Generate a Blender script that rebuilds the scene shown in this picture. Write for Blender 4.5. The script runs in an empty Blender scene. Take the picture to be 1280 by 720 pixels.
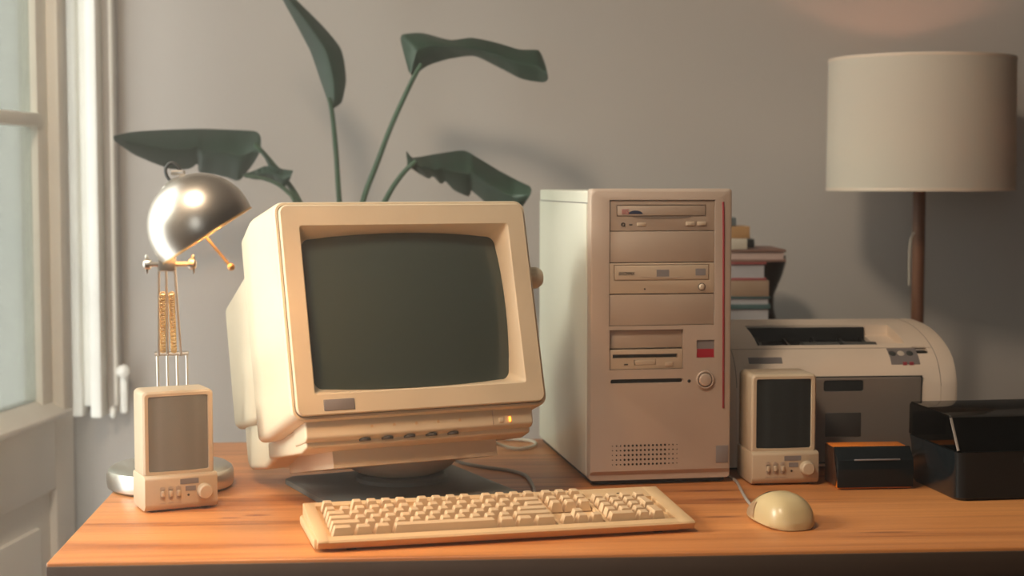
import bpy, bmesh, math, random
from mathutils import Vector, Matrix, noise
random.seed(7)
PI = math.pi
sc = bpy.context.scene
COL = sc.collection
DZ = 0.75                      # height of the desk top above the floor

# ------------------------------------------------------------------ materials
def nodes_of(name):
    m = bpy.data.materials.new(name); m.use_nodes = True
    nt = m.node_tree
    return m, nt, nt.nodes, nt.links, nt.nodes['Principled BSDF']

def plastic(name, col, rough=0.45, var=0.06, scale=9.0, bump=0.03, metallic=0.0, fine=450.0, spec=0.5):
    m, nt, N, L, b = nodes_of(name)
    tc = N.new('ShaderNodeTexCoord'); nz = N.new('ShaderNodeTexNoise')
    nz.inputs['Scale'].default_value = scale; nz.inputs['Detail'].default_value = 5
    L.new(tc.outputs['Object'], nz.inputs['Vector'])
    rp = N.new('ShaderNodeValToRGB')
    rp.color_ramp.elements[0].position = .3; rp.color_ramp.elements[1].position = .7
    rp.color_ramp.elements[0].color = (*[c * (1 - var) for c in col], 1)
    rp.color_ramp.elements[1].color = (*[min(1, c * (1 + var)) for c in col], 1)
    L.new(nz.outputs['Fac'], rp.inputs['Fac']); L.new(rp.outputs['Color'], b.inputs['Base Color'])
    b.inputs['Roughness'].default_value = rough; b.inputs['Metallic'].default_value = metallic
    b.inputs['Specular IOR Level'].default_value = spec
    if bump:
        n2 = N.new('ShaderNodeTexNoise'); n2.inputs['Scale'].default_value = fine
        L.new(tc.outputs['Object'], n2.inputs['Vector'])
        bp = N.new('ShaderNodeBump'); bp.inputs['Strength'].default_value = bump; bp.inputs['Distance'].default_value = .001
        L.new(n2.outputs['Fac'], bp.inputs['Height']); L.new(bp.outputs['Normal'], b.inputs['Normal'])
    return m

def wood(name, light, dark, rough=0.38, stretch=(1.2, 26, 26), knots=(), gloss=.5):
    m, nt, N, L, b = nodes_of(name)
    tc = N.new('ShaderNodeTexCoord'); mp = N.new('ShaderNodeMapping')
    mp.inputs['Scale'].default_value = stretch
    L.new(tc.outputs['Object'], mp.inputs['Vector'])
    n1 = N.new('ShaderNodeTexNoise'); n1.inputs['Scale'].default_value = 1.0; n1.inputs['Detail'].default_value = 8
    n1.inputs['Roughness'].default_value = .62; n1.inputs['Distortion'].default_value = .5
    L.new(mp.outputs['Vector'], n1.inputs['Vector'])
    mp2 = N.new('ShaderNodeMapping'); mp2.inputs['Scale'].default_value = (2.5, 160, 160)
    L.new(tc.outputs['Object'], mp2.inputs['Vector'])
    n2 = N.new('ShaderNodeTexNoise'); n2.inputs['Scale'].default_value = 1.0; n2.inputs['Detail'].default_value = 3
    L.new(mp2.outputs['Vector'], n2.inputs['Vector'])
    ad = N.new('ShaderNodeMath'); ad.operation = 'MULTIPLY_ADD'; ad.inputs[1].default_value = .3
    L.new(n2.outputs['Fac'], ad.inputs[0]); L.new(n1.outputs['Fac'], ad.inputs[2])
    rp = N.new('ShaderNodeValToRGB')
    rp.color_ramp.elements[0].position = .42; rp.color_ramp.elements[1].position = .82
    rp.color_ramp.elements[0].color = (*dark, 1); rp.color_ramp.elements[1].color = (*light, 1)
    e = rp.color_ramp.elements.new(.6); e.color = (*[(a * .65 + c * .35) for a, c in zip(light, dark)], 1)
    L.new(ad.outputs[0], rp.inputs['Fac'])
    out = rp.outputs['Color']
    for (kx, ky, rx, ry, kc) in knots:
        mk = N.new('ShaderNodeMapping')
        mk.inputs['Location'].default_value = (-kx / rx, -ky / ry, 0); mk.inputs['Scale'].default_value = (1 / rx, 1 / ry, 0)
        L.new(tc.outputs['Object'], mk.inputs['Vector'])
        ln = N.new('ShaderNodeVectorMath'); ln.operation = 'LENGTH'; L.new(mk.outputs['Vector'], ln.inputs[0])
        mr = N.new('ShaderNodeMapRange'); mr.inputs[1].default_value = .3; mr.inputs[2].default_value = 1.0
        mr.inputs[3].default_value = .75; mr.inputs[4].default_value = 0.0
        L.new(ln.outputs['Value'], mr.inputs[0])
        mx = N.new('ShaderNodeMix'); mx.data_type = 'RGBA'; mx.inputs[7].default_value = (*kc, 1)
        L.new(mr.outputs[0], mx.inputs[0]); L.new(out, mx.inputs[6]); out = mx.outputs[2]
    L.new(out, b.inputs['Base Color'])
    b.inputs['Roughness'].default_value = rough; b.inputs['Specular IOR Level'].default_value = gloss
    bp = N.new('ShaderNodeBump'); bp.inputs['Strength'].default_value = .06; bp.inputs['Distance'].default_value = .002
    L.new(n2.outputs['Fac'], bp.inputs['Height']); L.new(bp.outputs['Normal'], b.inputs['Normal'])
    return m

def emit(name, col, strength):
    m, nt, N, L, b = nodes_of(name)
    b.inputs['Base Color'].default_value = (*col, 1)
    b.inputs['Emission Color'].default_value = (*col, 1); b.inputs['Emission Strength'].default_value = strength
    return m

def clear(name, tint, rough=.03, reflect=1.0):
    """thin see-through sheet: tinted transparency under a fresnel gloss"""
    m, nt, N, L, b = nodes_of(name); N.remove(b)
    out = N['Material Output']
    tr = N.new('ShaderNodeBsdfTransparent'); tr.inputs['Color'].default_value = (*tint, 1)
    gl = N.new('ShaderNodeBsdfGlossy'); gl.inputs['Roughness'].default_value = rough
    fr = N.new('ShaderNodeFresnel'); fr.inputs['IOR'].default_value = 1.45
    nz = N.new('ShaderNodeTexNoise'); nz.inputs['Scale'].default_value = 7
    ml = N.new('ShaderNodeMath'); ml.operation = 'MULTIPLY'; ml.inputs[1].default_value = reflect
    L.new(fr.outputs[0], ml.inputs[0])
    mx = N.new('ShaderNodeMixShader')
    L.new(ml.outputs[0], mx.inputs[0]); L.new(tr.outputs[0], mx.inputs[1]); L.new(gl.outputs[0], mx.inputs[2])
    L.new(mx.outputs[0], out.inputs['Surface'])
    return m

BEIGE = (.66, .57, .43)
M = {}
M['monitor'] = plastic('monitor_plastic', (.68, .575, .42), .42)
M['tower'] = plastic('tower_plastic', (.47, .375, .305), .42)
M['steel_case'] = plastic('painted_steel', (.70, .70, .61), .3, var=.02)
M['drive'] = plastic('drive_plastic', (.41, .32, .25), .45)
M['drive_light'] = plastic('drive_plastic_pale', (.50, .395, .29), .45)
M['key'] = plastic('key_plastic', (.62, .435, .26), .5)
M['kb'] = plastic('keyboard_plastic', (.66, .455, .25), .45)
M['speaker'] = plastic('speaker_plastic', (.52, .41, .285), .45)
M['mouse'] = plastic('mouse_plastic', (.56, .435, .235), .3)
M['printer'] = plastic('printer_plastic', (.82, .70, .58), .42)
M['printer_shaded'] = plastic('shaded_door_plastic', (.22, .19, .165), .45)  # printer plastic darkened for light falling off down the front
M['dark'] = plastic('black_plastic', (.012, .014, .016), .35, var=.2)
M['void'] = plastic('dark_slot', (.01, .013, .015), .6, var=.2, bump=0)
M['charcoal'] = plastic('charcoal_plastic', (.05, .056, .056), .5, var=.15)
M['basegrey'] = plastic('grey_base_plastic', (.125, .125, .112), .5, var=.15)
M['greylabel'] = plastic('grey_label', (.21, .19, .19), .5, var=.08, bump=0)
M['darklabel'] = plastic('dark_label', (.06, .055, .05), .5, var=.08, bump=0)
M['red'] = plastic('red_plastic', (.36, .008, .025), .5, var=.05, bump=0)
M['redink'] = plastic('red_ink', (.40, .06, .08), .5, var=.05, bump=0)
M['blueink'] = plastic('blue_ink', (.02, .03, .07), .5, var=.05, bump=0)
M['ink'] = plastic('dark_ink', (.05, .04, .035), .6, var=.05, bump=0)
M['gloss_black'] = plastic('glossy_black', (.007, .010, .012), .16, var=.2, bump=0, spec=.22)
M['amber'] = plastic('amber_plastic', (.75, .20, .015), .25, var=.12)
M['amberdark'] = plastic('brown_plastic', (.05, .02, .01), .3, var=.12)
M['cable'] = plastic('grey_cable', (.34, .31, .28), .5, bump=0)
M['cablepale'] = plastic('pale_cable', (.62, .56, .48), .5, bump=0)
M['steel'] = plastic('brushed_steel', (.70, .65, .58), .33, metallic=1.0, var=.05)
M['chrome'] = plastic('satin_steel', (.74, .70, .64), .34, metallic=1.0, var=.03, bump=0)
M['shade_in'] = plastic('white_enamel', (.85, .80, .70), .4, bump=0)
M['warm_metal'] = plastic('warm_metal', (.72, .45, .18), .3, metallic=.6, bump=0)  # orange tint; on the desk lamp it carries the bulb's glow
M['paint'] = plastic('white_gloss_paint', (.90, .89, .83), .4, var=.08, scale=6, bump=.15, fine=60)
M['paintgrey'] = plastic('door_panel_paint', (.94, .92, .86), .5, var=.06, scale=5, bump=.15, fine=50)
M['wall'] = plastic('plaster_wall', (.52, .49, .46), .9, var=.03, scale=1.6, bump=.12, fine=120, spec=.1)
M['ceil'] = plastic('ceiling_plaster', (.40, .39, .37), .9, bump=.1, fine=80)
M['floor'] = wood('floor_boards', (.25, .14, .07), (.12, .06, .03), .5, stretch=(2, 18, 18))
KN = [(.22, .25, .022, .008, (.17, .03, .012)), (.185, .235, .02, .006, (.20, .05, .02)), (.85, .375, .06, .009, (.15, .035, .012)),
      (.83, .197, .03, .007, (.17, .05, .02)), (.86, .31, .06, .012, (.2, .05, .018)), (1.02, .09, .05, .006, (.22, .07, .025))]
M['desk'] = wood('pine_desk_top', (.66, .27, .085), (.27, .070, .015), .42, knots=KN)
M['deskdark'] = wood('dark_wood', (.075, .044, .028), (.04, .025, .017), .5)  # dark tone for the shaded desk front, shared by rails and legs
M['redstripe'] = plastic('dark_red_tape', (.22, .008, .015), .6, var=.05, bump=0)
M['recess'] = plastic('brown_recess', (.20, .155, .125), .6, var=.05, bump=0)
M['pole'] = wood('lamp_pole_wood', (.22, .10, .055), (.12, .05, .03), .45, stretch=(40, 40, 2))
M['leaf'] = plastic('leaf_green', (.018, .048, .031), .45, var=.25, scale=6, bump=.1, fine=40)
M['stem'] = plastic('stem_green', (.035, .09, .05), .5, var=.2, bump=0)
M['terracotta'] = plastic('terracotta', (.34, .15, .09), .8, var=.1)
M['soil'] = plastic('soil', (.03, .02, .015), .95, var=.4, scale=60)
M['glass'] = clear('window_glass', (.74, .755, .71), .02, .8)
M['smoke'] = clear('smoked_lid', (.13, .135, .135), .05, 1.0)
M['bulb'] = emit('warm_bulb', (1.0, .55, .22), 12.0)
M['led'] = emit('orange_led', (1.0, .28, .03), 3.0)

# CRT glass
m, nt, N, L, b = nodes_of('crt_glass')
b.inputs['Base Color'].default_value = (.044, .062, .054, 1); b.inputs['Roughness'].default_value = .28
b.inputs['Coat Weight'].default_value = .15; b.inputs['Coat Roughness'].default_value = .3
nz = N.new('ShaderNodeTexNoise'); nz.inputs['Scale'].default_value = 3
mr = N.new('ShaderNodeMapRange'); mr.inputs[3].default_value = .20; mr.inputs[4].default_value = .25
L.new(nz.outputs['Fac'], mr.inputs[0]); L.new(mr.outputs[0], b.inputs['Roughness'])
M['crt'] = m

# speaker mesh: perforated cloth pattern
def mesh_cloth(name, a, c):
    m, nt, N, L, b = nodes_of(name)
    tc = N.new('ShaderNodeTexCoord'); mp = N.new('ShaderNodeMapping'); mp.inputs['Rotation'].default_value = (0, PI / 4, 0)
    L.new(tc.outputs['Object'], mp.inputs['Vector'])
    v = N.new('ShaderNodeTexVoronoi'); v.inputs['Scale'].default_value = 620; v.inputs['Randomness'].default_value = 0
    L.new(mp.outputs['Vector'], v.inputs['Vector'])
    rp = N.new('ShaderNodeValToRGB'); rp.color_ramp.elements[0].position = .3; rp.color_ramp.elements[1].position = .5
    rp.color_ramp.elements[0].color = (*c, 1); rp.color_ramp.elements[1].color = (*a, 1)
    L.new(v.outputs['Distance'], rp.inputs['Fac']); L.new(rp.outputs['Color'], b.inputs['Base Color'])
    b.inputs['Roughness'].default_value = .8; b.inputs['Specular IOR Level'].default_value = .2
    return m
M['grille'] = mesh_cloth('grey_speaker_mesh', (.19, .185, .165), (.155, .15, .132))
M['grille_dark'] = mesh_cloth('charcoal_speaker_mesh', (.022, .027, .028), (.01, .012, .013))

# lamp shade fabric
m, nt, N, L, b = nodes_of('linen_shade')
out = N['Material Output']
tl = N.new('ShaderNodeBsdfTranslucent'); tl.inputs['Color'].default_value = (.75, .62, .52, 1)
b.inputs['Base Color'].default_value = (.74, .70, .61, 1); b.inputs['Roughness'].default_value = .9
tc = N.new('ShaderNodeTexCoord'); nz = N.new('ShaderNodeTexNoise'); nz.inputs['Scale'].default_value = 160
L.new(tc.outputs['Object'], nz.inputs['Vector'])
bp = N.new('ShaderNodeBump'); bp.inputs['Strength'].default_value = .12; L.new(nz.outputs['Fac'], bp.inputs['Height']); L.new(bp.outputs['Normal'], b.inputs['Normal'])
mx = N.new('ShaderNodeMixShader'); mx.inputs[0].default_value = .12
L.new(b.outputs[0], mx.inputs[1]); L.new(tl.outputs[0], mx.inputs[2]); L.new(mx.outputs[0], out.inputs['Surface'])
M['shade'] = m

# ------------------------------------------------------------------ mesh helpers
class MB:
    def __init__(s): s.bm = bmesh.new()
    def add(s, b, mat=None):
        if mat is not None: bmesh.ops.transform(b, matrix=mat, verts=b.verts)
        me = bpy.data.meshes.new('t'); b.to_mesh(me); b.free(); s.bm.from_mesh(me); bpy.data.meshes.remove(me); return s
    def box(s, x0, x1, y0, y1, z0, z1, r=0.0, seg=2, mat=None):
        b = bmesh.new(); bmesh.ops.create_cube(b, size=1)
        for v in b.verts:
            v.co = Vector(((x0 + x1) / 2 + v.co.x * (x1 - x0), (y0 + y1) / 2 + v.co.y * (y1 - y0), (z0 + z1) / 2 + v.co.z * (z1 - z0)))
        if r > 0:
            r = min(r, .49 * min(x1 - x0, y1 - y0, z1 - z0))
            bmesh.ops.bevel(b, geom=list(b.edges), offset=r, segments=seg, profile=.5, affect='EDGES')
        return s.add(b, mat)
    def loops(s, loops, cap0=True, cap1=True, mat=None, closed=True):
        b = bmesh.new(); prev = None; first = None
        for lp in loops:
            vs = [b.verts.new(p) for p in lp]
            if prev:
                n = len(vs)
                for i in range(n if closed else n - 1):
                    b.faces.new((prev[i], prev[(i + 1) % n], vs[(i + 1) % n], vs[i]))
            else: first = vs
            prev = vs
        if cap0: b.faces.new(list(reversed(first)))
        if cap1: b.faces.new(prev)
        bmesh.ops.recalc_face_normals(b, faces=b.faces)
        return s.add(b, mat)
    def prism(s, prof, x0, x1, r=0, seg=2, mat=None):
        """closed (y,z) profile pushed along x"""
        b = bmesh.new()
        a = [b.verts.new((x0, y, z)) for y, z in prof]; c = [b.verts.new((x1, y, z)) for y, z in prof]
        n = len(prof)
        for i in range(n): b.faces.new((a[i], a[(i + 1) % n], c[(i + 1) % n], c[i]))
        b.faces.new(list(reversed(a))); b.faces.new(c)
        bmesh.ops.recalc_face_normals(b, faces=b.faces)
        if r > 0: bmesh.ops.bevel(b, geom=list(b.edges), offset=r, segments=seg, profile=.5, affect='EDGES')
        return s.add(b, mat)
    def lathe(s, prof, seg=32, origin=(0, 0, 0), axis=(0, 0, 1), cap=True):
        """(radius, height) profile turned about axis"""
        q = Vector((0, 0, 1)).rotation_difference(Vector(axis).normalized()).to_matrix().to_4x4()
        mt = Matrix.Translation(origin) @ q
        lp = [[(r * math.cos(2 * PI * i / seg), r * math.sin(2 * PI * i / seg), h) for i in range(seg)] for r, h in prof]
        return s.loops(lp, cap0=cap, cap1=cap, mat=mt)
    def tube(s, pts, r, seg=8, smooth=0):
        pts = [Vector(p) for p in pts]
        if smooth:
            out = []
            n = len(pts)
            for i in range(n - 1):
                p0 = pts[max(i - 1, 0)]; p1 = pts[i]; p2 = pts[i + 1]; p3 = pts[min(i + 2, n - 1)]
                for k in range(smooth):
                    t = k / smooth
                    out.append(.5 * ((2 * p1) + (p2 - p0) * t + (2 * p0 - 5 * p1 + 4 * p2 - p3) * t * t + (3 * p1 - p0 - 3 * p2 + p3) * t ** 3))
            out.append(pts[-1]); pts = out
        lp = []; up = None
        for i, p in enumerate(pts):
            d = (pts[min(i + 1, len(pts) - 1)] - pts[max(i - 1, 0)]).normalized()
            if up is None:
                up = Vector((0, 0, 1)) if abs(d.z) < .9 else Vector((1, 0, 0))
            x = d.cross(up).normalized(); up = x.cross(d).normalized()
            rr = r[i] if isinstance(r, (list, tuple)) else (r(i / (len(pts) - 1)) if callable(r) else r)
            lp.append([p + (x * math.cos(2 * PI * k / seg) + up * math.sin(2 * PI * k / seg)) * rr for k in range(seg)])
        return s.loops(lp)
    def ball(s, c, r, seg=16, scale=(1, 1, 1)):
        b = bmesh.new(); bmesh.ops.create_uvsphere(b, u_segments=seg, v_segments=seg // 2, radius=r)
        return s.add(b, Matrix.Translation(c) @ Matrix.Diagonal((*scale, 1)))
    def cut(s, *cutters):
        for c in cutters:
            A = bpy.data.objects.new('a', bpy.data.meshes.new('a')); s.bm.to_mesh(A.data)
            B = bpy.data.objects.new('b', bpy.data.meshes.new('b')); c.bm.to_mesh(B.data)
            COL.objects.link(A); COL.objects.link(B)
            md = A.modifiers.new('c', 'BOOLEAN'); md.operation = 'DIFFERENCE'; md.object = B; md.solver = 'EXACT'
            dg = bpy.context.evaluated_depsgraph_get(); dg.update()
            me = bpy.data.meshes.new_from_object(A.evaluated_get(dg))
            s.bm.free(); s.bm = bmesh.new(); s.bm.from_mesh(me)
            for o in (A, B): d = o.data; bpy.data.objects.remove(o); bpy.data.meshes.remove(d)
            bpy.data.meshes.remove(me)
        return s
    def build(s, name, mat, parent=None, T=None, ang=35, label=None):
        if T is not None: bmesh.ops.transform(s.bm, matrix=T, verts=s.bm.verts)
        me = bpy.data.meshes.new(name); s.bm.to_mesh(me); s.bm.free()
        me.materials.append(M[mat] if isinstance(mat, str) else mat)
        for p in me.polygons: p.use_smooth = True
        me.set_sharp_from_angle(angle=math.radians(ang))
        o = bpy.data.objects.new(name, me); COL.objects.link(o)
        if parent is not None: o.parent = parent
        if label: o['label'] = label
        return o

def rect_loop(x0, x1, z0, z1, r, y, k=5, m=8, bx=0.0, bz=0.0):
    """rounded rectangle in the x-z plane at depth y, edges bowed by bx / bz"""
    cx, cz = (x0 + x1) / 2, (z0 + z1) / 2; hx, hz = (x1 - x0) / 2, (z1 - z0) / 2
    pts = []
    for (sx, sz, a0) in ((1, 1, 0), (-1, 1, PI / 2), (-1, -1, PI), (1, -1, 3 * PI / 2)):
        for i in range(k + 1):
            a = a0 + PI / 2 * i / k
            pts.append((sx * (hx - r) + r * math.cos(a), sz * (hz - r) + r * math.sin(a)))
        nx = {(1, 1): (-(hx - r), hz), (-1, 1): (-hx, -(hz - r)), (-1, -1): (hx - r, -hz), (1, -1): (hx, hz - r)}[(sx, sz)]
        p = pts[-1]
        for i in range(1, m): pts.append((p[0] + (nx[0] - p[0]) * i / m, p[1] + (nx[1] - p[1]) * i / m))
    res = []
    for x, z in pts:
        X = x + math.copysign(bx, x) * max(0, 1 - (z / hz) ** 2) * (abs(x) / hx) ** 4
        Z = z + math.copysign(bz, z) * max(0, 1 - (x / hx) ** 2) * (abs(z) / hz) ** 4
        res.append((cx + X, y, cz + Z))
    return res

def thing(name, label, cat, loc, yaw=0.0, group=None):
    o = bpy.data.objects.new(name, None); COL.objects.link(o); o.empty_display_size = .05
    o.location = (loc[0], loc[1], loc[2] + DZ); o.rotation_euler = (0, 0, yaw)
    o['label'] = label; o['category'] = cat
    if group: o['group'] = group
    return o

def tag(o, label, cat, group=None):
    o['label'] = label; o['category'] = cat
    if group: o['group'] = group
    return o

def struct(o):
    o['kind'] = 'structure'; return o

def lettering(txt, size, mat, name, parent, loc, rot=(PI / 2, 0, 0), depth=.0003, T=None, label=None, shear=0, sx=1.0):
    cu = bpy.data.curves.new('t', 'FONT'); cu.body = txt; cu.size = size; cu.extrude = depth; cu.shear = shear
    ob = bpy.data.objects.new('t', cu); COL.objects.link(ob)
    dg = bpy.context.evaluated_depsgraph_get(); dg.update()
    me = bpy.data.meshes.new_from_object(ob.evaluated_get(dg)); bpy.data.objects.remove(ob)
    b = bmesh.new(); b.from_mesh(me); bpy.data.meshes.remove(me)
    from mathutils import Euler
    mt = Matrix.Translation(loc) @ Euler(rot).to_matrix().to_4x4() @ Matrix.Diagonal((sx, 1, 1, 1))
    return MB().add(b, mt).build(name, mat, parent, T=T, label=label)

# ------------------------------------------------------------------ the room
WX0, WX1, WY0, WY1 = -.90, 3.3, -1.6, 3.27      # left, right, rear, back
CEIL = 2.75
DO0, DO1, DOZ = 1.62, 3.15, 1.99               # opening of the balcony door in the left wall
M['low_bounce'] = plastic('low_bounce_wall', (.08, .08, .08), .9, var=.03, scale=1.6, bump=.12, fine=120, spec=.1)  # unseen walls coloured dark to cut bounced light
def slab(name, x0, x1, y0, y1, z0, z1, mat):
    return struct(MB().box(x0, x1, y0, y1, z0, z1).build(name, mat))
slab('floor', WX0 - .1, WX1 + .1, WY0 - .1, WY1 + .1, -.1, 0, 'floor')
slab('ceiling', WX0 - .1, WX1 + .1, WY0 - .1, WY1 + .1, CEIL, CEIL + .1, 'ceil')
slab('wall_back', WX0 - .03, WX1 + .1, WY1, WY1 + .1, 0, CEIL, 'wall')
slab('wall_right', WX1, WX1 + .1, WY0, WY1, 0, CEIL, 'low_bounce')
WA, WB, WC, WD = -.82, .02, .95, 2.25            # unseen window added behind the camera for frontal daylight
wf = MB(); y0_, y1_ = WY0 - .1, WY0
wf.box(WX0 - .1, WA, y0_, y1_, 0, CEIL); wf.box(WB, WX1 + .1, y0_, y1_, 0, CEIL); wf.box(WA, WB, y0_, y1_, 0, WC); wf.box(WA, WB, y0_, y1_, WD, CEIL)
struct(wf.build('wall_front', 'low_bounce'))
wf = MB()
for x in (WA, (WA + WB) / 2 - .025, WB - .05): wf.box(x, x + .05, WY0 - .07, WY0 - .02, WC, WD, .004)
for z in (WC, (WC + WD) / 2, WD - .05): wf.box(WA, WB, WY0 - .07, WY0 - .02, z, z + .05, .004)
struct(wf.build('fill_window_1', 'paint'))
wl = MB()
wl.box(WX0 - .03, WX0, WY0, DO0, 0, CEIL); wl.box(WX0 - .03, WX0, DO1, WY1, 0, CEIL); wl.box(WX0 - .03, WX0, DO0, DO1, DOZ, CEIL)
struct(wl.build('wall_left', 'wall'))
bb = MB(); bb.box(WX0, WX1, WY1 - .015, WY1, 0, .09, .004)
struct(bb.build('baseboard_back', 'paint'))

# glazed balcony door leaf, slightly ajar
dl = thing('door_1', 'white painted balcony door leaf with glass panes beside the desk', 'door', (-.8222, 2.98, -DZ), 0)
dl.rotation_euler = (0, 0, math.atan2(-.993, -.118))      # local +x runs from the free edge towards the camera
dl['kind'] = 'structure'
LW, LT = .80, .045                # leaf width, thickness; local +y faces... the room side is -y after rotation
# room side is local +y?  (normal (.993,-.118)): local y = (-sin, cos) of the angle
ang_ = math.atan2(-.993, -.118); NY = (-math.sin(ang_) * .993 + math.cos(ang_) * -.118)
RS = 1 if NY > 0 else -1          # sign of the room side along local y
def lb(mb, x0, x1, y0, y1, z0, z1, r=.003):
    a, b_ = sorted((RS * y0, RS * y1)); return mb.box(x0, x1, a, b_, z0, z1, r)
ZB = DZ
fr = MB()
lb(fr, 0, .085, -LT, 0, .01, 1.98); lb(fr, LW - .085, LW, -LT, 0, .01, 1.98)
lb(fr, .085, LW - .085, -LT, 0, 1.88, 1.98); lb(fr, .085, LW - .085, -LT, 0, ZB - .122, ZB + .022)
lb(fr, .085, LW - .085, -LT, 0, .01, .14)
fr.build('door_frame', 'paintgrey', dl)
gf = MB()   # glazing frame standing proud of the leaf
lb(gf, .068, .106, -.03, .026, ZB + .018, 1.90, .006); lb(gf, LW - .106, LW - .068, -.03, .026, ZB + .018, 1.90, .006)
lb(gf, .104, .150, -.03, .005, ZB + .018, 1.90, .003); lb(gf, LW - .150, LW - .104, -.03, .005, ZB + .018, 1.90, .003)
lb(gf, .106, LW - .106, -.03, .026, 1.84, 1.90, .006)
gf.build('glazing_frame', 'paint', dl)
sl = MB()
a = [(RS * .030, ZB + .016), (RS * .030, ZB + .026), (RS * -.012, ZB + .052), (RS * -.03, ZB + .052), (RS * -.03, ZB + .016)]
sl.prism(a, .078, LW - .078, .002)
sl.build('weather_sill', 'paint', dl)
mu = MB(); lb(mu, .14, LW - .14, -.026, .010, ZB + .536, ZB + .561, .006); mu.build('muntin', 'paint', dl)
mu = MB(); lb(mu, LW / 2 - .012, LW / 2 + .012, -.032, .004, ZB + .05, 1.85, .005); mu.build('muntin', 'paint', dl)
gp = MB(); lb(gp, .145, LW - .145, -.012, -.008, ZB + .045, 1.85, 0); gp.build('glass_pane', 'glass', dl)
pn = MB(); lb(pn, .083, LW - .083, -.034, -.014, .138, ZB - .12, 0)
pl = [(0, 0)]
lb(pn, .14, LW - .14, -.03, -.006, .2, ZB - .18, .006)
pn.build('lower_panel', 'paintgrey', dl)

tr = MB()
tr.box(WX0 - .031, WX0 + .001, DO1 - .012, DO1 + .0, 0, DOZ, .002); tr.box(WX0 - .031, WX0 + .001, DO0, DO1, DOZ - .03, DOZ, .002)
struct(tr.build('trim_1', 'paint'))

# folded shutter on the back wall beside the door
sh = thing('window_shutter', 'narrow white painted folding shutter hanging on the wall behind the balcony door', 'shutter', (-.838, 3.22, -.034))
b1 = MB(); b1.box(-.060, -.030, -.01, .035, 0, 1.6, .003); b1.build('board', 'paintgrey', sh)
b1 = MB(); b1.box(-.030, -.009, .0, .03, .02, 1.6, .003); b1.build('board', 'paint', sh)
b1 = MB(); b1.box(-.009, .014, -.03, .035, 0, 1.6, .004); b1.build('board', 'paint', sh)
b1 = MB(); b1.box(.014, .040, .015, .045, .005, 1.6, .002); b1.build('board', 'wall', sh)
hb = MB(); hb.tube([(-.034, -.013, .07), (-.034, -.013, 1.55)], .0022, 8); hb.build('hinge_pin', 'paintgrey', sh)
bt = MB()
bt.lathe([(.0, 0), (.012, 0), (.014, .004), (.012, .012), (.0, .016)], 20, (.050, .005, .091), (0.3, -1, 0))
bt.box(.042, .058, .004, .02, .004, .085, .005)
bt.build('bolt_handle', 'paint', sh)
bt = MB(); bt.ball((.030, -.002, .008), .010, 16, (.75, .75, 1.25)); bt.build('bolt_knob', 'paint', sh)
bt = MB(); bt.tube([(.033, .012, .02), (.033, .012, 1.4)], .004, 8); bt.build('bolt_rod', 'paintgrey', sh)

# ------------------------------------------------------------------ desk
dk = thing('desk', 'orange pine desk top carrying the old computer gear', 'desk', (-.5386, 1.8253, -DZ), math.radians(4.03))
DW, DD = 1.75, .854
t_ = MB(); t_.box(0, DW, 0, DD, DZ - .026, DZ, .0025, 3); t_.build('tabletop', 'desk', dk)
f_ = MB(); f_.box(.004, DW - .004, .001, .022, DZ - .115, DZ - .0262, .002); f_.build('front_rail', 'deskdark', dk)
t2 = MB(); t2.box(.0005, DW - .0005, -.0035, .0005, DZ - .034, DZ - .0045, .001); t2.build('shaded_edge', 'deskdark', dk, label='front edge darkened as if in shade')  # shade on the desk front put into the edge colour
f_ = MB(); f_.box(.03, DW - .03, DD - .04, DD - .02, DZ - .11, DZ - .0262, .002); f_.build('rear_rail', 'deskdark', dk)
for sx in (0, 1):
    f_ = MB(); x = .012 if sx == 0 else DW - .032; f_.box(x, x + .02, .024, DD - .042, DZ - .11, DZ - .0262, .002); f_.build('side_rail', 'deskdark', dk)
    for sy in (0, 1):
        x = .035 if sx == 0 else DW - .085; y = .026 if sy == 0 else DD - .095
        lg = MB(); lg.prism([(y, 0), (y + .05, 0), (y + .05, DZ - .0262), (y, DZ - .0262)], x, x + .05, .003); lg.build('leg', 'deskdark', dk)

# ------------------------------------------------------------------ CRT monitor
MY, MT = .4401, .2703
mon = thing('crt_monitor', 'beige tilted CRT monitor with a blank dark screen behind the keyboard', 'monitor', (-.165, 2.278, 0), MY)
# face centre at (-.1293, 2.133, .2753): tilted frame expressed in the monitor's own frame
dx, dy = -.1293 + .165, 2.133 - 2.278
fx0 = dx * math.cos(MY) + dy * math.sin(MY); fy0 = -dx * math.sin(MY) + dy * math.cos(MY)
TM = Matrix.Translation((fx0, fy0, .2753)) @ Matrix.Rotation(-MT, 4, 'X')
bz = MB()
ox0, ox1, oz0, oz1 = -.150, .149, -.1115, .110
bz.loops([rect_loop(-.172, .172, -.135, .135, .01, .024),
          rect_loop(-.1765, .1765, -.1395, .1395, .0105, .010), rect_loop(-.1765, .1765, -.1395, .1395, .0105, .0015),
          rect_loop(-.1750, .1750, -.1380, .1380, .0095, .0),
          rect_loop(ox0 - .0015, ox1 + .0015, oz0 - .0015, oz1 + .0015, .004, .0), rect_loop(ox0, ox1, oz0, oz1, .004, .0015),
          rect_loop(-.1405, .1405, -.1015, .0990, .010, .030, bx=.003, bz=.0055),
          rect_loop(-.1405, .1405, -.1015, .0990, .010, .052, bx=.003, bz=.0055)], False, True)
bz.build('bezel', 'monitor', mon, TM)
g = MB()
ol = [(x, z) for x, y, z in rect_loop(-.1408, .1408, -.1018, .0993, .010, 0, bx=.003, bz=.0055)]
vs = []
NR = 14
loopn = len(ol)
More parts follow.
